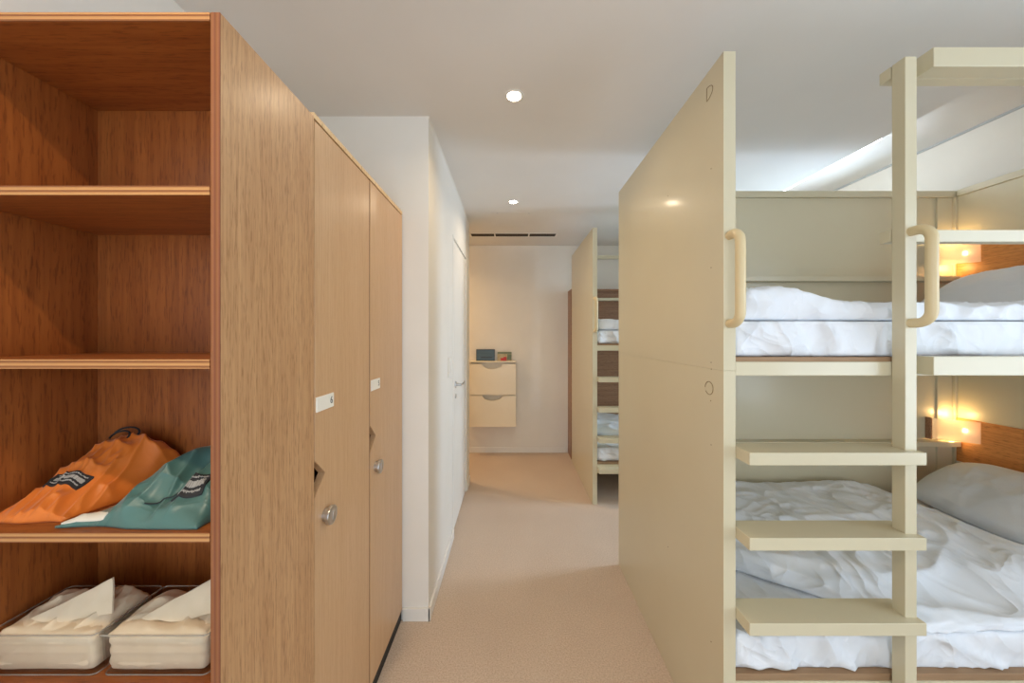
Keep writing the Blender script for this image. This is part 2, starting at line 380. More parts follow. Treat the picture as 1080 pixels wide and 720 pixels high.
def window(name, axis, W, pos, mull=1, rail=False):
    y0, y1, z0, z1 = W; fr = MB(); t = .04
    def bx(m, a0, a1, c0, c1, d0=.02, d1=.07, bev=.003):
        if axis == 'X': m.box(pos+d0, pos+d1, a0, a1, c0, c1, bev)
        else: m.box(a0, a1, pos-d1, pos-d0, c0, c1, bev)
    for a in ((y0, y0+t, z0, z1), (y1-t, y1, z0, z1), (y0+t, y1-t, z0, z0+t), (y0+t, y1-t, z1-t, z1)): bx(fr, *a)
    for i in range(1, mull):
        c = y0+(y1-y0)*i/mull; bx(fr, c-.02, c+.02, z0+t, z1-t)
    o = struct(name, fr, M['white_metal'])
    g = MB(); bx(g, y0+t, y1-t, z0+t, z1-t, .043, .047, 0); 
    g.build('window_pane', M['glass'], o)
    return o
window('window_1', 'X', W1, XR); window('window_2', 'X', W2, XR, 2); window('window_3', 'Y', (-.9, .9, .08, 2.3), YN, 2)

# white flush door with lever handle in the corridor face
d = struct('door_1', MB().box(XC-.045, XC-.006, DY0+.004, DY1-.004, .008, DZ-.004, .002), M['plaster'])
h = MB(); hy = S(142.5); hz = 1.41-51.5/142.5
h.lathe([(.026, 0), (.026, .006), (.022, .009), (.010, .010), (.010, .045)], (XC-.006, hy, hz), (1, 0, 0))
h.tube([(XC+.036, hy, hz), (XC+.042, hy+.015, hz), (XC+.044, hy+.05, hz-.001), (XC+.044, hy+.125, hz+.004)], .0075)
h.build('door_handle', M['chrome'], d, smooth=True)
k = MB(); k.lathe([(.017, 0), (.017, .006), (.012, .008)], (XC-.006, hy, hz-.085), (1, 0, 0)); k.build('door_lock', M['chrome'], d, smooth=True)
fr = MB(); fr.box(XC-.04, XC+.004, DY0-.016, DY0+.002, 0, DZ+.016, .001); fr.box(XC-.04, XC+.004, DY1-.002, DY1+.016, 0, DZ+.016, .001); fr.box(XC-.04, XC+.004, DY0+.002, DY1-.002, DZ-.002, DZ+.016, .001)
struct('trim_1', fr, M['white_metal'])
struct('shadow_line_strip', MB().box(XR-.010, XR, YN, YW, CE2-.012, CE2), M['shadow_line_grey'])  # grey strip added to draw a shadow line where wall meets recess
struct('trim_2', MB().box(XC-.0005, XC+.003, YC0, YC1, CE-.007, CE), M['plaster'])

# ------------------------------------------------------------------ open cabinet (left foreground)
CX0, CX1, CY0, CY1, CT = -1.099, -.544, S(566), S(384), 2.013
sh = [1.690, 1.366, 1.042, .718]; T = .0175; CYI = S(404)
cab = empty('open_cabinet', ((CX0+CX1)/2, (CY0+CY1)/2, 0), 'tall open plywood shelf cabinet with orange brown inside, at left foreground', 'cabinet')
e = .0012
def board(name, x0, x1, y0, y1, z0, z1, mat, edge, parent):
    """a veneered board whose front edge shows the plies"""
    o = MB().box(x0, x1, y0+e, y1, z0, z1, .0008, 1).build(name, mat, parent)
    if edge: MB().box(x0+.0003, x1-.0003, y0, y0+e+.0005, z0+.0003, z1-.0003).build('front_edge', edge, o)
    return o
tag(board('side_panel', CX1-.018, CX1, CY0, CY1, 0, CT, M['cabinet_out'], M['ply_x'], cab), 'right side panel, tan outside with striped plywood front edge')
MB().box(CX1-.0192, CX1-.018, CY0+.003, CYI, .06, CT-.018).build('inner_shade_face', M['cabinet_in'], cab)  # thin sheet carrying the shade-darkened inside tone
board('side_panel', CX0, CX0+.018, CY0, CY1, 0, CT, M['cabinet_in'], M['ply_x'], cab)
board('top_panel', CX0+.018, CX1-.0192, CY0, CY1, CT-.0165, CT, M['cabinet_in_shade_x'], M['ply_z'], cab)
MB().box(CX0+.018, CX1-.0192, CYI, CYI+.012, .06, CT-.0165).build('back_panel', M['cabinet_in'], cab)
for z in sh: board('shelf', CX0+.0182, CX1-.0194, CY0, CYI-.0002, z-T, z, M['cabinet_in_shade_x'], M['ply_z'], cab)
board('shelf', CX0+.0182, CX1-.0194, CY0, CYI-.0002, .39-T, .39, M['cabinet_in_shade_x'], M['ply_z'], cab)
board('bottom_panel', CX0+.0182, CX1-.0194, CY0, CYI-.0002, .06-T, .06, M['cabinet_in_shade_x'], M['ply_z'], cab)
MB().box(CX0+.02, CX1-.02, CY0+.03, CY0+.045, 0, .0425).build('toe_kick', M['dark'], cab)

# ------------------------------------------------------------------ lockers
def locker(y0, y1, num, label, plate):
    L_ = empty('locker', ((CX0+CX1)/2, (y0+y1)/2, 0), label, 'locker', 'lockers beside the open cabinet')
    c = MB(); c.box(CX0, CX1-.075, y0, y0+.014, .05, CT-.004); c.box(CX0, CX1-.022, y1-.014, y1, .05, CT-.004)
    c.box(CX0, CX1-.022, y0+.014, y1-.014, CT-.022, CT-.004); c.box(CX0, CX1-.022, y0+.014, y1-.014, .05, .068); c.box(CX0, CX0+.01, y0+.014, y1-.014, .068, CT-.022)
    c.build('body', M['cabinet_dk'], L_)
    t = MB().box(CX0, CX1, y0, y1, CT-.004, CT+.012, .001); t.build('top_board', M['frame_wood'], L_)
    # door with a triangular finger cut in its near edge
    a, b = y0+.004, y1-.004; zc = 1.013; q = .0515; dep = .055
    x = CX1-.02
    out = [(x, a, .057), (x, b, .057), (x, b, CT-.010), (x, a, CT-.010), (x, a, zc+q), (x, a+dep, zc), (x, a, zc-q)]
    MB().prism(out, (.02, 0, 0), .0012).build('door', M['door_wood'], L_)
    MB().box(CX1-.075, CX1-.002, y0, y0+.003, .057, CT-.004).build('edge_strip', M['frame_wood' if num == '6' else 'cabinet_dk'], L_)
    MB().box(CX1-.014, CX1-.005, y0, y1, 0, .0499).build('toe_kick', M['dark'], L_)
    # lock knob
    ky, kz = a+.042+.012, 1.41-188/361
    k = MB(); k.lathe([(.019, 0), (.019, .010), (.0215, .011), (.0265, .013), (.0275, .017), (.0265, .022), (.021, .024), (.019, .0235), (.006, .0235)], (CX1, ky, kz), (1, 0, 0), 36)
    o = k.build('lock_knob', M['chrome'], L_, smooth=True)
    MB().box(CX1+.023, CX1+.0255, ky-.003, ky+.003, kz-.012, kz+.012, .0008).build('grip', M['chrome'], o)
    # number plate
    p = MB().box(CX1, CX1+.004, a+.004, a+.004+plate, 1.197, 1.2385, .0008).build('number_plate', M['plate'], L_)
    digits(num, .030, M['ink'], p, (CX1+.0042, a+.004+plate-.022, 1.209), (0, 1, 0), (0, 0, 1))
    return L_
YL1 = S(275.7)
locker(CY1+.0005, YL1-.0005, '6', 'light wood locker with number 6 plate, directly beside the open cabinet', .092)
locker(YL1+.0005, YC0-.0015, '5', 'light wood locker between the number 6 locker and the white wall end', .086)

# ------------------------------------------------------------------ drawstring bags on the third shelf
Z3 = sh[2]
def PX(px, py, z):
    s = (py-354)/(CZ-z); return Vector(((px-540)/s, F/s, z))
def PS(px, py, s): return Vector(((px-540)/s, F/s, CZ-(py-354)/s))
def smooth(t): t = min(1, max(0, t)); return t*t*(3-2*t)
def bag(name, corners, hfun, mat, label, seed, amp=.008):
    """corners: near-left, near-right, far-right, far-left in plan (u runs left-right, v near-far)"""
    A, B, C_, D = [Vector(c) for c in corners]
    def plan(u, v):
        p = (A*(1-u)+B*u)*(1-v) + (D*(1-u)+C_*u)*v
        wob = .010*nz(u*3+seed, v*3, seed)
        return p + Vector((wob, wob*.6, 0))
    def top(u, v, off=0.0):
        p = plan(u, v)
        ed = (1-abs(2*u-1)**5)*(1-abs(2*v-1)**7); ed = max(0, ed)**.6
        h = .004 + hfun(u, v)*ed + ed*amp*(crease(p.x*1.6, p.y*1.6, seed, 9)-.35)*1.7
        return Vector((p.x, p.y, Z3+max(.005, h)+off))
    def bot(u, v):
        p = plan(u, v); return Vector((p.x, p.y, Z3+.0008))
    o = MB().sheet(top, bot, 110, 80).build(name, mat, smooth='all'); tag(o, label, 'bag', 'nylon drawstring bags on the shelf')
    return o, top
def patch(top, u0, v0, du, dv, rot, parent, seed):
    c, s_ = math.cos(rot), math.sin(rot)
    def q(a, b, off):
        x, y = (a-.5)*du, (b-.5)*dv
        return top(u0 + x*c-y*s_, v0 + x*s_+y*c, off)
    o = MB().sheet(lambda a, b: q(a, b, .0035), lambda a, b: q(a, b, -.001), 24, 12).build('label_patch', M['patch'], parent, smooth=True)
    pr = MB()
    rnd = random.Random(seed)
    for r, (b0, b1) in enumerate(((.14, .26), (.36, .66), (.76, .86))):
        a = .10
        while a < .88:
            wd = rnd.uniform(.02, .04) if r != 1 else rnd.uniform(.04, .07)
            a2 = min(.9, a+wd); bb0 = b0+rnd.uniform(0, .05); bb1 = b1-rnd.uniform(0, .05)
            pr.sheet(lambda i, j: q(a+(a2-a)*i, bb0+(bb1-bb0)*j, .0046), lambda i, j: q(a+(a2-a)*i, bb0+(bb1-bb0)*j, .003), 3, 3)
            a = a2 + rnd.uniform(.010, .022)
    pr.build('label_print', M['print'], o)
# orange bag: from front left up to back middle
ob, otop = bag('drawstring_bag', [(-1.03, .685, 0), (-.888, .69, 0), (-.825, .907, 0), (-1.055, .905, 0)],
    lambda u, v: (.020+.105*smooth(v*1.02))*(.55+.45*math.sin(math.pi*min(1, max(0, u*.9+.12)))) + .018*smooth((u-.45)*3)*smooth((v-.5)*2), M['orange'],
    'crumpled orange nylon drawstring bag lying at left on the cabinet shelf', 3.1, .011)
patch(otop, .42, .36, .46, .11, -.10, ob, 1)
c0 = otop(.45, .86)-Vector((0, 0, .009)); cd = MB()
cd.tube([c0+Vector((.030*math.cos(a)-.005, .010*math.sin(a), .012+.013*math.sin(a))) for a in [math.pi*i/14 for i in range(-1, 16)]], .0022, 8)
cd.tube([c0+Vector((.022*math.cos(a)-.012, .012*math.sin(a)-.01, .006+.012*math.sin(a))) for a in [math.pi*i/14 for i in range(-1, 16)]], .0022, 8)
cd.build('drawstring', M['cord'], ob, smooth=True)
# teal bag: in front at the right
tb, ttop = bag('drawstring_bag', [(-.868, .672, 0), (-.592, .668, 0), (-.585, .895, 0), (-.752, .905, 0)],
    lambda u, v: (.036+.088*smooth(v*1.05))*(.45+.55*smooth(u*1.9+.1)) + .022*math.exp(-((u-.36)/.14)**2-((v-.45)/.3)**2) - .012*math.exp(-((u-.6)/.08)**2), M['teal'],
    'crumpled teal green nylon drawstring bag in front of the orange one on the shelf', 8.4, .015)
patch(ttop, .76, .24, .20, .17, .35, tb, 2)
MB().sheet(lambda a, b: ttop(.02+.24*a, .012+.09*b*(1-.7*abs(2*a-1)), .003), lambda a, b: ttop(.02+.24*a, .012+.09*b*(1-.7*abs(2*a-1)), -.001), 20, 8).build('white_corner', M['bag_lining'], tb, smooth=True)
c1 = ttop(.82, .9)
MB().tube([c1+Vector((.022*math.cos(a), .008*math.sin(a)-.005, .004+.012*math.sin(a))) for a in [math.pi*i/14 for i in range(-1, 16)]], .0022, 8).build('drawstring', M['cord'], tb, smooth=True)
cd = MB()
cd.tube([ttop(.50+.16*i/10, .10+.10*(i/10)**1.5, .004) for i in range(11)], .0012, 6)
cd.build('drawstring', M['cord'], tb, smooth=True)

# ------------------------------------------------------------------ clear trays with folded white cloths
Z4 = sh[3]
def tray(x0, label_t, label_c, seed):
    y0, y1, wx = S(521), S(437), .222; hgt = .088
    x1 = x0+wx
    def ring(z, ins, r=.012, n=5):
        pts = []
        for cx, cy, a0 in ((x1-ins-r, y1-ins-r, 0), (x0+ins+r, y1-ins-r, 1), (x0+ins+r, y0+ins+r, 2), (x1-ins-r, y0+ins+r, 3)):
            for i in range(n+1):
                a = (a0+i/n)*math.pi/2; pts.append((cx+r*math.cos(a), cy+r*math.sin(a), z))
        return pts
    b = bmesh.new(); levels = [(Z4+.001, .006), (Z4+.006, .0025), (Z4+hgt-.004, 0), (Z4+hgt-.003, -.003), (Z4+hgt, -.003), (Z4+hgt, .0022), (Z4+.008, .0047), (Z4+.004, .008)]
    R = [[b.verts.new(p) for p in ring(z, i)] for z, i in levels]; n = len(R[0])
    for A, B in zip(R, R[1:]):
        for j in range(n): b.faces.new((A[j], A[(j+1) % n], B[(j+1) % n], B[j]))
    b.faces.new(R[0][::-1]); b.faces.new(R[-1])
    m = MB(); m.join(b)
    t = m.build('clear_tray', M['clear'], smooth=True); tag(t, label_t, 'tray', 'clear plastic trays on the bottom visible shelf')
    def rim(z, r, ins):
        return MB().tube(ring(z, ins), r, 6, closed=True)
    rim(Z4+hgt-.001, .0016, -.002).build('rim', M['clear_edge'], t, smooth=True); rim(Z4+.0022, .0013, .004).build('base_edge', M['clear_edge'], t, smooth=True)
    # cloths: layered soft block, crumpled collar and one pointed flap
    cm = MB(); cx, cy = (x0+x1)/2, (y0+y1)/2
    def blk(p, nr):
        lay = .0022*math.sin((p.z-Z4)*2*math.pi/.021)
        k = crease(p.x*1.5, p.y*1.5+p.z*2, seed, 7)
        edge = min(1, (p.z-Z4)/.05)
        return p + Vector((nr.x, nr.y, 0))*(lay*.6 + .003*(k-.3)) + Vector((0, 0, .010*(k-.4)*max(0, nr.z)))
    cm.soft(x0+.010, x1-.011, y0+.0055, y1-.012, Z4+.0065, Z4+.086, .012, .006, blk)
    # crumpled heap on top
    def heap_t(u, v):
        x = x0+.006+(wx-.014)*u; y = y0+.012+(y1-y0-.03)*v
        ed = (max(0, 1-abs(2*u-1)**4)**.5)*(max(0, 1-abs(2*v-1)**4)**.5)
        h = ed*(.010+.012*smooth(v*1.4)+.014*(crease(x*1.6, y*1.6, seed+3, 13)-.3) + .012*math.exp(-((u-.22)/.12)**2)*v + .018*math.exp(-((u-.8)/.15)**2)*smooth(v))
        return Vector((x, y, Z4+.078+h))
    cm.sheet(heap_t, lambda u, v: Vector((heap_t(u, v).x, heap_t(u, v).y, Z4+.072)), 60, 34)
    c_ = cm.build('folded_cloth', M['towel'], smooth='all'); tag(c_, label_c, 'folded cloth', 'folded white cloths in the trays')
    # pointed flap of fabric standing up at the back
    A, B, C = Vector((x0+.045, y0+.034, Z4+.092)), Vector((x0+.205, y0+.046, Z4+.096)), Vector((x0+.172, y0+.074, Z4+.150))
    def fl(a, b, off):
        p = A.lerp(B, a).lerp(C, b)
        bow = .010*math.sin(math.pi*a)*(1-b)
        return p + Vector((0, -bow+off+.006*nz(p.x*30, p.z*30, seed), -.3*bow+.004*nz(p.x*25, p.z*20, seed+2)))
    MB().sheet(lambda a, b: fl(a, b, -.0018), lambda a, b: fl(a, b, .0018), 24, 16).build('cloth_corner', M['towel'], c_, smooth=True)
tray(-1.0655, 'clear plastic tray of folded white cloth, at left on the bottom visible shelf', 'white cloth folded with raised corner inside the left clear tray', 2.2)
tray(-.838, 'clear plastic tray of folded white cloth, next to the cabinet side panel', 'white cloth folded with raised corner inside the right clear tray', 5.7)

# ------------------------------------------------------------------ bunk beds
def bunk(x0, yf, yb, zt, backed, label):
    """x0: corridor face of the side panel; yf, yb: front and back of the panel"""
    xi = x0+.038; xr = XR-.002
    ex = 0.0 if backed else x0-.658
    bed = empty('bunk_bed', ((x0+xr)/2, (yf+yb)/2, 0), label, 'bunk bed', 'cream bunk beds with ladder')
    c = M['cream']
    sp = MB().box(x0, xi, yf, yb, 0, 1.3008, .0006, 1); sp.box(x0, xi, yf, yb, 1.3012, zt, .0006, 1)
    side = sp.build('side_panel', c, bed)
    post_x0, post_x1 = x0+.520, x0+.555
    pf, pb = yf-.0405, yf-.003
    MB().box(post_x0, post_x1, pf, pb, 0, 2.247, .0015).build('ladder_post', c, bed)
    for z in (1.067, .817, .567, .317):
        MB().box(xi+.0005, x0+.558, yf-.0634, yf+.037, z-.037, z, .0015).build('ladder_step', c, bed)
    # rails reaching from behind the post to the head end
    bx0 = x0+.595
    MB().box(post_x0, xr, yf+.0005, yf+.034, 2.210, 2.247, .0015).build('top_rail', c, bed)
    MB().box(bx0, xr, yf-.049, yf+.0003, 2.210, 2.268, .0015).build('guard_rail', c, bed)
    MB().box(post_x0, xr, yf+.0005, yf+.034, 1.703, 1.740, .0015).build('guard_rail', c, bed)
    MB().box(bx0, xr, yf-.049, yf-.002, 1.292, 1.348, .0015).build('guard_rail', c, bed)
    MB().box(xi, xr, yf, yf+.022, 1.286, 1.329, .0015).build('bed_rail', c, bed)
    MB().box(xi, xr, yf, yf+.022, .262, .334, .0015).build('bed_rail', c, bed)
    for z, t in ((1.329, .0145), (.334, .021)):
        tag(MB().box(xi+.001, xr-.03, yf+.004, yb-.03, z, z+t, .001).build('bed_platform', M['ply_plat'], bed), 'bare plywood mattress platform')
    MB().box(xi+.001, xr-.03, yf+.022, yb-.03, 1.300, 1.3285).build('platform_frame', c, bed)
    MB().box(xi+.001, xr-.03, yf+.022, yb-.03, .27, .3335).build('platform_frame', c, bed)
    # back of the bed
    b0 = yb-.028
    MB().box(xi, xr, b0, yb+.008, zt-.04, zt-.003, .0015).build('back_rail', c, bed)
    if backed:
        MB().box(xi, xr-.10, yb-.010, yb, 0.02, zt-.041, .0).build('back_panel', c, bed)
        MB().box(xr-.118, xr-.028, yb-.020, yb, .02, zt-.041, .0015).build('back_post', c, bed)
        MB().box(xr-.0275, xr, yb-.034, yb, .02, zt-.041, .0015).build('back_post', c, bed)
    else:
        MB().box(xr-.06, xr, yb-.020, yb, 0, zt-.041, .0015).build('back_post', c, bed)
    for z in ((1.737, .745) if backed else (1.80,)):
        MB().box(xi, xr-.03, yb-.065, yb-.0105, z, z+.030, .0015).build('back_ledge', c, bed)
    # head end against the wall
    MB().box(xr-.020, xr, yf+.036, yb-.035, zt-.04, zt-.003, .0015).build('head_rail', c, bed)
    MB().box(xr-.012, xr, yf+.036, yb-.035, .30, zt-.041).build('head_lining', c, bed)
    for z0, z1 in ((.356, .916), (1.345, 1.960)):
        tag(MB().box(xr-.022, xr-.0125, yf+.036, yb-.035, z0, z1, .001).build('headboard', M['headboard'], bed), 'orange brown veneered headboard band')
    # loop handles on the panel edge and on the post
    for hx, hy in ((x0+.019, yf), (x0+.5375, pf)):
        r, pr, z0, z1, q = .0140, .052, 1.448, 1.722, .034
        path = [(hx, hy+.004, z1), (hx, hy-pr+q, z1)]
        for i in range(1, 9): a = math.pi/2*i/8; path.append((hx, hy-pr+q-q*math.sin(a), z1-q+q*math.cos(a)))
        for i in range(0, 9): a = math.pi/2*i/8; path.append((hx, hy-pr+q-q*math.cos(a), z0+q-q*math.sin(a)))
        path.append((hx, hy+.004, z0))
        MB().tube(path, r, 16).build('grab_handle', M['handle'], bed, smooth=True)
    # screw caps on the corridor face of the panel
    if backed:
        ry = S(316)
        loops = [[(x0-.0003, ry+.0235*math.cos(a), 1.236+.0215*math.sin(a)) for a in [2*math.pi*i/32 for i in range(30)]],
                 [(x0-.0003, ry+.014-.036*math.cos(a), 2.222+.022*math.sin(a)) for a in [-math.pi/2+math.pi*i/20 for i in range(21)]]]
        for n_, lp in enumerate(loops):
            MB().tube(lp, .0010, 6, closed=bool(n_)).build('screw_cap_ring', M['cream_line'], side)
        for py, z in ((ry-.012, 1.322), (ry-.013, 1.300), (ry-.01, 1.195), (ry-.012, 1.962), (ry-.012, 1.635), (ry-.012, 1.05), (S(250), .52), (ry-.012, .40), (S(250), 2.0)):
            MB().lathe([(.0020, 0), (.0020, .0006)], (x0, py, z), (-1, 0, 0), 10).build('screw_hole', M['cream_line'], side)
    return bed
B1 = dict(x0=.658, yf=S(339), yb=S(171)); B2 = dict(x0=.674, yf=S(126.2), yb=S(93.5))
bunk(.658, B1['yf'], B1['yb'], 2.295, True, 'cream painted bunk bed in the right foreground with ladder and loop handles')
bunk(.674, B2['yf'], B2['yb'], 2.312, False, 'cream painted bunk bed farther down the corridor, glimpsed past the nearer bed')

def bedding(x0, yf, yb, up, seed, which, near):
    xi = x0+.042; z0 = 1.3443 if up else .3558
    ya, yz = yf+.008, yb-.060
    zt = z0+.112
    res = .012 if near else .03
    def mt(p, n_):
        side = max(0, -n_.y)
        kk = ridge(p.x*7+.6*nz(p.x*3, p.z*8, seed)+p.z*5, p.z*2, seed)*.9 + ridge(p.x*16-p.z*9, p.z*3, seed+2)*.5
        g = side*.009*(kk-.5)*(.4+.6*(zt-p.z)/.1)
        b = .004*nz(p.x*3, seed, p.y*3)*max(0, n_.z)
        # lower hem drifts a little
        lift = side*max(0, 1-(p.z-z0)/.03)*.008*(.5+nz(p.x*4, seed, 1))
        q = p + Vector((0, -min(.008, max(-.014, g*3-.004)), b*.4+lift)); q.z = max(q.z, z0+.0003); return q
    m = MB().soft(xi, XR-.032, ya, yz, z0+.0003, zt, .013, res, mt).build('mattress', M['linen'], smooth='all')
    tag(m, f'white sheeted mattress on the {"upper" if up else "lower"} bunk of the {which} bed', 'mattress', 'white mattresses on the bunks')
    # duvet
    dx0, dx1 = xi+.012, 2.17
    zd = zt+.003; th = .058
    def dv(p, n_):
        u = max(0, n_.z); x, y = p.x-x0+.658, p.y-yf+1.0914
        yy = y
        if not up:      # front left corner pulled back diagonally
            if x < 1.30: ym = 1.10 + (1.30-x)*.72
            else: ym = 1.10
            ym = min(ym, 1.52); y = ym + (yy-1.10)/(2.10-1.10)*(2.10-ym)
        c = crease(x*.8, y*.8, seed, 5)*.60 + crease(x*.9+3, y*.9, seed+5, 11)*.28
        t = (p.z-zd)/th
        h = .0
        if up:
            h += .042*math.exp(-((x-.82)/.16)**2)+.014*nz(x*3, y*2, seed)
            amp = .038
        else:
            edge = smooth((y-1.12)/.25); h += .018*edge - .020*(1-edge) + .018*nz(x*2.4, y*2.4, seed) ; amp = .030
            h += .026*math.exp(-((x-.85)/.25)**2)*smooth((y-1.6)/.3)
            h -= .02*smooth((x-1.9)/.3)
        fz = max(.0, t)
        q = Vector((p.x, y+yf-1.0914, p.z + fz*(h+amp*(c-.35))))
        fr = max(0, -n_.y)
        q.y -= fr*.024*(crease(x*1.2, p.z*3, seed+1, 7)-.3)
        q.z = max(q.z, zt+.003)
        return q
    o = MB().soft(dx0, dx1, ya+.012, yz-.01, zd, zd+th, .018, .010 if near else .03, dv).build('duvet', M['linen'], smooth='all')
    tag(o, f'rumpled white duvet on the {"upper" if up else "lower"} bunk of the {which} bed', 'duvet', 'white duvets on the bunks')
    # pillow leaning towards the headboard
    L_, W_, Th = .34, .21, .085
    ang = math.radians(34 if up else 29)
    ctr = Vector((2.42, yf+.60, zt+.130 + (.030 if up else 0)))
    ux, uz = math.cos(ang), math.sin(ang)
    def pl(s_):
        def f(u, v):
            a, b = 2*u-1, 2*v-1
            ea, eb = (1-abs(a)**3.0), (1-abs(b)**3.0)
            t = Th*max(0, ea)**.55*max(0, eb)**.55
            pin = 1-.05*(a*a*b*b)
            y, x = a*L_*(1-.05*b*b)*pin, b*W_*(1-.07*a*a)*pin
            t *= 1 + .10*(crease(x*2, y*2, seed+11, 5)-.4)*(1 if s_ > 0 else 0)
            t = s_*max(t, .003)*(1 if s_ > 0 else .8)
            t += .006*nz(x*9, y*9, seed)
            return ctr + Vector((x*ux - t*uz, y, x*uz + t*ux))
        return f
    o = MB().sheet(pl(1), pl(-1), 60 if near else 24, 44 if near else 18).build('pillow', M['linen2'], smooth='all')
    tag(o, f'white pillow leaning on the headboard of the {"upper" if up else "lower"} bunk, {which} bed', 'pillow', 'white pillows on the bunks')
for B, near, which, sd in ((B1, True, 'nearer', 1.3), (B2, False, 'farther', 21.7)):
    for up in (False, True): bedding(B['x0'], B['yf'], B['yb'], up, sd+(5.5 if up else 0), which, near)

# reading lamps: acrylic plate set diagonally across the head corner, bulb behind
def lamp(yb, z0, label):
    z1 = z0+.125; A = Vector((2.545, yb-.036, 0)); B = Vector((XR-.026, yb-.030-(XR-.026-2.545)*.80, 0))
    n_ = Vector((-(B-A).y, (B-A).x, 0)).normalized()        # away from the room, towards the corner
    if n_.y < 0: n_ = -n_
    o = empty('reading_lamp', ((A.x+B.x)/2, (A.y+B.y)/2, z0), label, 'lamp', 'corner reading lamps')
    pl_ = MB().prism([A+Vector((0, 0, z0)), B+Vector((0, 0, z0)), B+Vector((0, 0, z1)), A+Vector((0, 0, z1))], n_*.006, .0008)
    pl_.build('diffuser_plate', M['acrylic'], o)
    MB().box(A.x-.012, A.x+.0, A.y-.004, A.y+.024, z0-.002, z1+.002, .0008).build('bracket', M['dark_wood'], o)
    c = (A+B)/2 + n_*.036 + (B-A)*.24
    b = MB(); b.lathe([(.007, -.012), (.010, -.008), (.010, .008), (.007, .012), (.003, .014)], (c.x, c.y, (z0+z1)/2), (0, 0, 1), 18)
    b.build('bulb', M['bulb'], o, smooth=True)
    s_ = MB(); s_.lathe([(.012, 0), (.012, .030)], (c.x, c.y, (z0+z1)/2-.052), (0, 0, 1), 16); s_.box(c.x-.004, XR-.026, c.y-.004, c.y+.004, (z0+z1)/2-.052, (z0+z1)/2-.046)
    s_.build('socket', M['white_metal'], o, smooth=True)
    for zz, k_ in ((z1+.022, .62), (z0-.012, .38)):
        d_ = bpy.data.lights.new('reading_light', 'POINT'); d_.energy = LAMP_W*k_; d_.color = (1, .64, .26); d_.shadow_soft_size = .018
        lo = bpy.data.objects.new('reading_light', d_); COL.objects.link(lo); q_ = (A+B)/2 + n_*.045; lo.location = (q_.x, q_.y, zz)
LAMP_W = .85
lamp(B1['yb'], .787, 'lit corner reading lamp with frosted plate above the lower pillow, nearer bed')
lamp(B1['yb'], 1.835, 'lit corner reading lamp with frosted plate above the upper pillow, nearer bed')
lamp(B2['yb'], .787, 'lit corner reading lamp of the farther bunk bed, lower bunk')
lamp(B2['yb'], 1.835, 'lit corner reading lamp of the farther bunk bed, upper bunk')
yo = S(177); op = MB().box(XR-.0295, XR-.0242, yo-.035, yo+.035, .585, .655, .002).build('power_outlet', M['white_metal']); tag(op, 'small white socket plate on the headboard above the lower pillow', 'power outlet')
for i in (-1, 1): MB().box(XR-.0305, XR-.0294, yo-.012, yo+.012, .62+i*.014-.004, .62+i*.014+.004).build('socket_slot', M['ink'], op)

# ------------------------------------------------------------------ far end: brown closet, storage unit, cards
cl = empty('closet', (1.6, 4.12, 0), 'brown wood closet standing against the far wall behind the farther bed', 'closet')
MB().box(.676, .694, S(92.2), YW-.001, .0, 1.945, .001).build('side_panel', M['dark_wood'], cl)
MB().box(.694, XR-.002, S(92.2), YW-.001, 1.925, 1.945, .001).build('top_panel', M['dark_wood'], cl)
MB().box(.694, XR-.002, S(91.2), S(91.2)+.018, .05, 1.925).build('door', M['dark_wood'], cl)
MB().box(.694, XR-.002, S(91), S(91)+.01, .0, .05).build('plinth', M['dark'], cl)

sx0, sx1, sy0 = -.502, .046, YW-.155
st = empty('storage_unit', ((sx0+sx1)/2, YW-.08, 0), 'cream wall mounted storage unit with two tip-out fronts on the far wall', 'storage unit')
sb = MB().box(sx0, sx1, sy0+.060, YW-.001, .345, 1.100, .002); sb.box(sx0, sx0+.010, sy0+.016, sy0+.0605, .345, 1.100); sb.box(sx1-.010, sx1, sy0+.016, sy0+.0605, .345, 1.100); sb.box(sx0+.01, sx1-.01, sy0+.016, sy0+.0605, .345, .355); sb.build('body', M['storage'], st)
for z0, z1 in ((.350, .712), (.720, 1.082)):
    # tip-out front with a scooped grip along its top edge
    n = 24; xc, hw = (sx0+sx1)/2, .115; pts = [(sx0+.003, sy0, z0), (sx1-.003, sy0, z0), (sx1-.003, sy0, z1)]
    pts += [(xc+hw*math.cos(math.pi*i/n), sy0, z1-.058*math.sin(math.pi*i/n)) for i in range(n+1)]
    pts += [(sx0+.003, sy0, z1)]
    MB().prism(pts, (0, .0155, 0)).build('tip_out_front', M['storage'], st)
MB().box(sx0-.004, sx1+.004, sy0-.004, YW-.001, 1.1005, 1.112, .002).build('top_panel', M['storage'], st)
zt = 1.1125
q = empty('display_card', (-.31, YW-.1, zt), 'dark slate blue card standing on the cream storage unit', 'card')
def leaning(name, x0, x1, h, mat, y, parent, zlo=0.0, th=.006, fwd=0.0):
    la = .16; s_, c_ = math.sin(la), math.cos(la)
    p = lambda x, z, t: (x, y+z*s_-fwd-t*c_, zt+z*c_)
    pts = [p(x0, zlo, 0), p(x1, zlo, 0), p(x1, h, 0), p(x0, h, 0)]
    return MB().prism(pts, (0, th, 0)).build(name, mat, parent)
leaning('card_board', -.428, -.205, .137, M['blue'], YW-.06, q)
for a in ((-.428, -.205, .0, .008), (-.428, -.205, .129, .137)): leaning('border', a[0], a[1], a[3], M['blue_dark'], YW-.06, q, a[2], .002, .002)
leaning('border', -.428, -.420, .137, M['blue_dark'], YW-.06, q, 0, .002, .002); leaning('border', -.213, -.205, .137, M['blue_dark'], YW-.06, q, 0, .002, .002)
leaning('printed_band', -.37, -.235, .046, M['blue_dark'], YW-.06, q, .034, .002, .002)
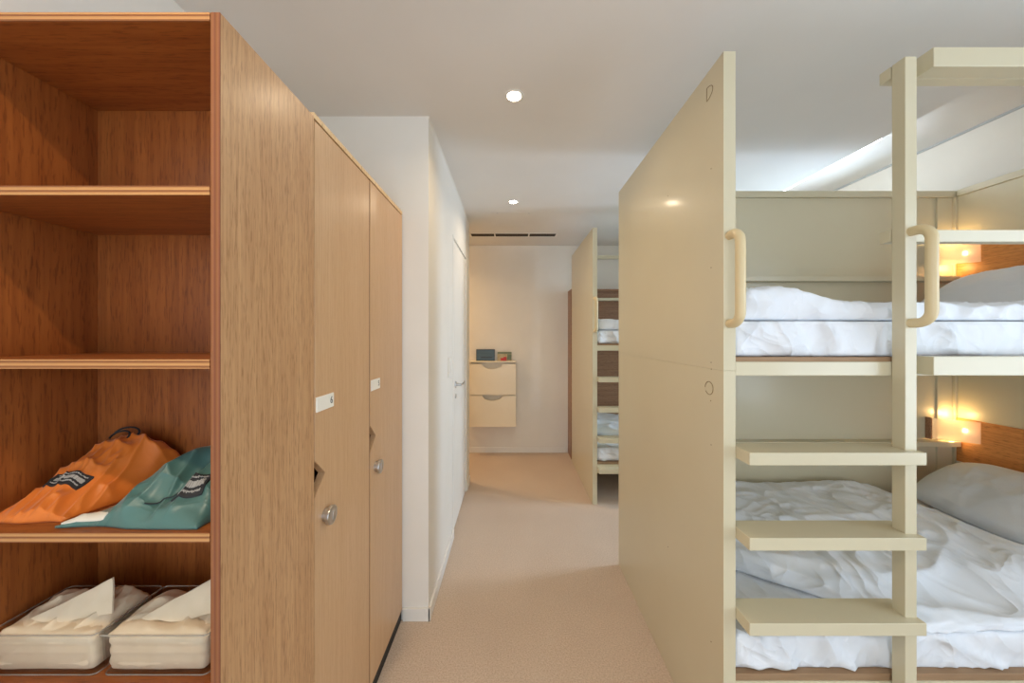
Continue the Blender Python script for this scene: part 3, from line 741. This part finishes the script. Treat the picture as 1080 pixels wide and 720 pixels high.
q = empty('leaflet_stand', (-.09, YW-.09, zt), 'small leaflet stand with a red card beside the blue card', 'leaflets')
leaning('leaflet', -.175, -.005, .105, M['leaflet'], YW-.055, q)
leaning('leaflet_header', -.175, -.005, .105, M['leaflet_green'], YW-.055, q, .082, .002, .002)
leaning('leaflet', -.058, -.008, .078, M['leaflet_green'], YW-.055, q, .012, .003, .004)
leaning('red_card', -.135, -.085, .034, M['red'], YW-.055, q, 0, .003, .010)
leaning('red_card', -.100, -.066, .046, M['red'], YW-.055, q, 0, .003, .005)

# ------------------------------------------------------------------ small fittings
for i, (x, y) in enumerate(DOWN):
    near = ['white recessed downlight in the ceiling, the nearer lit one over the aisle', 'white recessed downlight in the ceiling near the air vent',
            'recessed downlight in the ceiling in front of the open cabinet', 'recessed ceiling downlight in the far left alcove'][i]
    o = empty('downlight', (x, y, CE), near, 'ceiling light', 'recessed downlights')
    r = MB(); b = bmesh.new(); n = 32; prof = [(.045, 0), (.045, -.002), (.043, -.0035), (.034, -.0035), (.031, -.001), (.031, 0)]
    rings = [[b.verts.new((x+rr*math.cos(2*math.pi*j/n), y+rr*math.sin(2*math.pi*j/n), CE+z)) for j in range(n)] for rr, z in prof]
    for A, B in zip(rings, rings[1:]):
        for j in range(n): b.faces.new((A[j], A[(j+1) % n], B[(j+1) % n], B[j]))
    r.join(b); r.build('trim_ring', M['white_metal'], o, smooth=True)
    MB().lathe([(.0305, 0), (.0305, -.0012), (.026, -.002)], (x, y, CE-.0001), (0, 0, 1), 32).build('lens', M['lamp_lens'], o, smooth=True)
    area('downlight_beam', (x, y, CE-.012), (0, 0, -1), .06, .06, DOWN_W[i], WARM if i < 3 else (1, .66, .34), 'DISK', math.radians(150))
o = MB().box(XS+.001, XS+.018, 1.95, 3.25, CE+.0002, CE+.0105, .001).build('added_recess_glow', M['recess_fill']); tag(o, 'unseen glowing strip added to brighten the ceiling recess above the window', 'added fill light')  # made-up glow strip, kept out of view, brightens the ceiling recess
area('recess_fill_beam', (XS+.03, 2.62, CE+.04), (.75, 0, .66), 1.2, .02, 2.6, (.86, .93, 1))  # added fill that brightens the recess top and wall
vx0, vx1, vy = -.440, .470, S(97.6)
o = empty('air_vent', (0, vy, CE), 'long narrow ceiling air vent with three dark slots near the far wall', 'air vent')
f = MB()
f.box(vx0-.02, vx1+.02, vy-.075, vy-.055, CE-.004, CE-.0001, .001); f.box(vx0-.02, vx1+.02, vy+.055, vy+.075, CE-.004, CE-.0001, .001)
f.box(vx0-.02, vx0, vy-.055, vy+.055, CE-.004, CE-.0001); f.box(vx1, vx1+.02, vy-.055, vy+.055, CE-.004, CE-.0001)
sl = [vx0, vx0+.248, vx0+.262, vx0+.615, vx0+.629, vx1]
f.box(sl[1], sl[2], vy-.055, vy+.055, CE-.004, CE-.0001); f.box(sl[3], sl[4], vy-.055, vy+.055, CE-.004, CE-.0001)
f.build('frame', M['white_metal'], o)
for a, b in ((0, 1), (2, 3), (4, 5)): MB().box(sl[a], sl[b], vy-.055, vy+.055, CE-.0015, CE-.0003).build('slot', M['slot'], o)
hx0, hx1, hy0, hy1 = -.19, .21, S(119.5), S(107)
f = MB(); 
for a in ((hx0, hx1, hy0, hy0+.012), (hx0, hx1, hy1-.012, hy1), (hx0, hx0+.012, hy0+.012, hy1-.012), (hx1-.012, hx1, hy0+.012, hy1-.012)): f.box(a[0], a[1], a[2], a[3], CE-.002, CE-.0001)
f.box(hx0+.0135, hx1-.0135, hy0+.0135, hy1-.0135, CE-.0016, CE-.0001)
o = f.build('ceiling_hatch', M['ceiling']); tag(o, 'square white access hatch in the ceiling between downlight and air vent', 'hatch')
for hx in (hx0+.06, hx1-.06): MB().lathe([(.008, -.0035), (.008, -.0021)], (hx, hy0+.02, CE), (0, 0, 1), 14).build('latch', M['chrome'], o)
sy = S(160.5); o = MB().box(XC, XC+.008, sy-.035, sy+.035, 1.41-42/160-.01, 1.41-26/160+.02, .002).build('light_switch', M['white_metal']); tag(o, 'white light switch plate on the corridor wall before the door', 'light switch')
MB().box(XC+.008, XC+.0105, sy-.022, sy+.022, 1.165, 1.245, .001).build('rocker', M['plaster'], o)
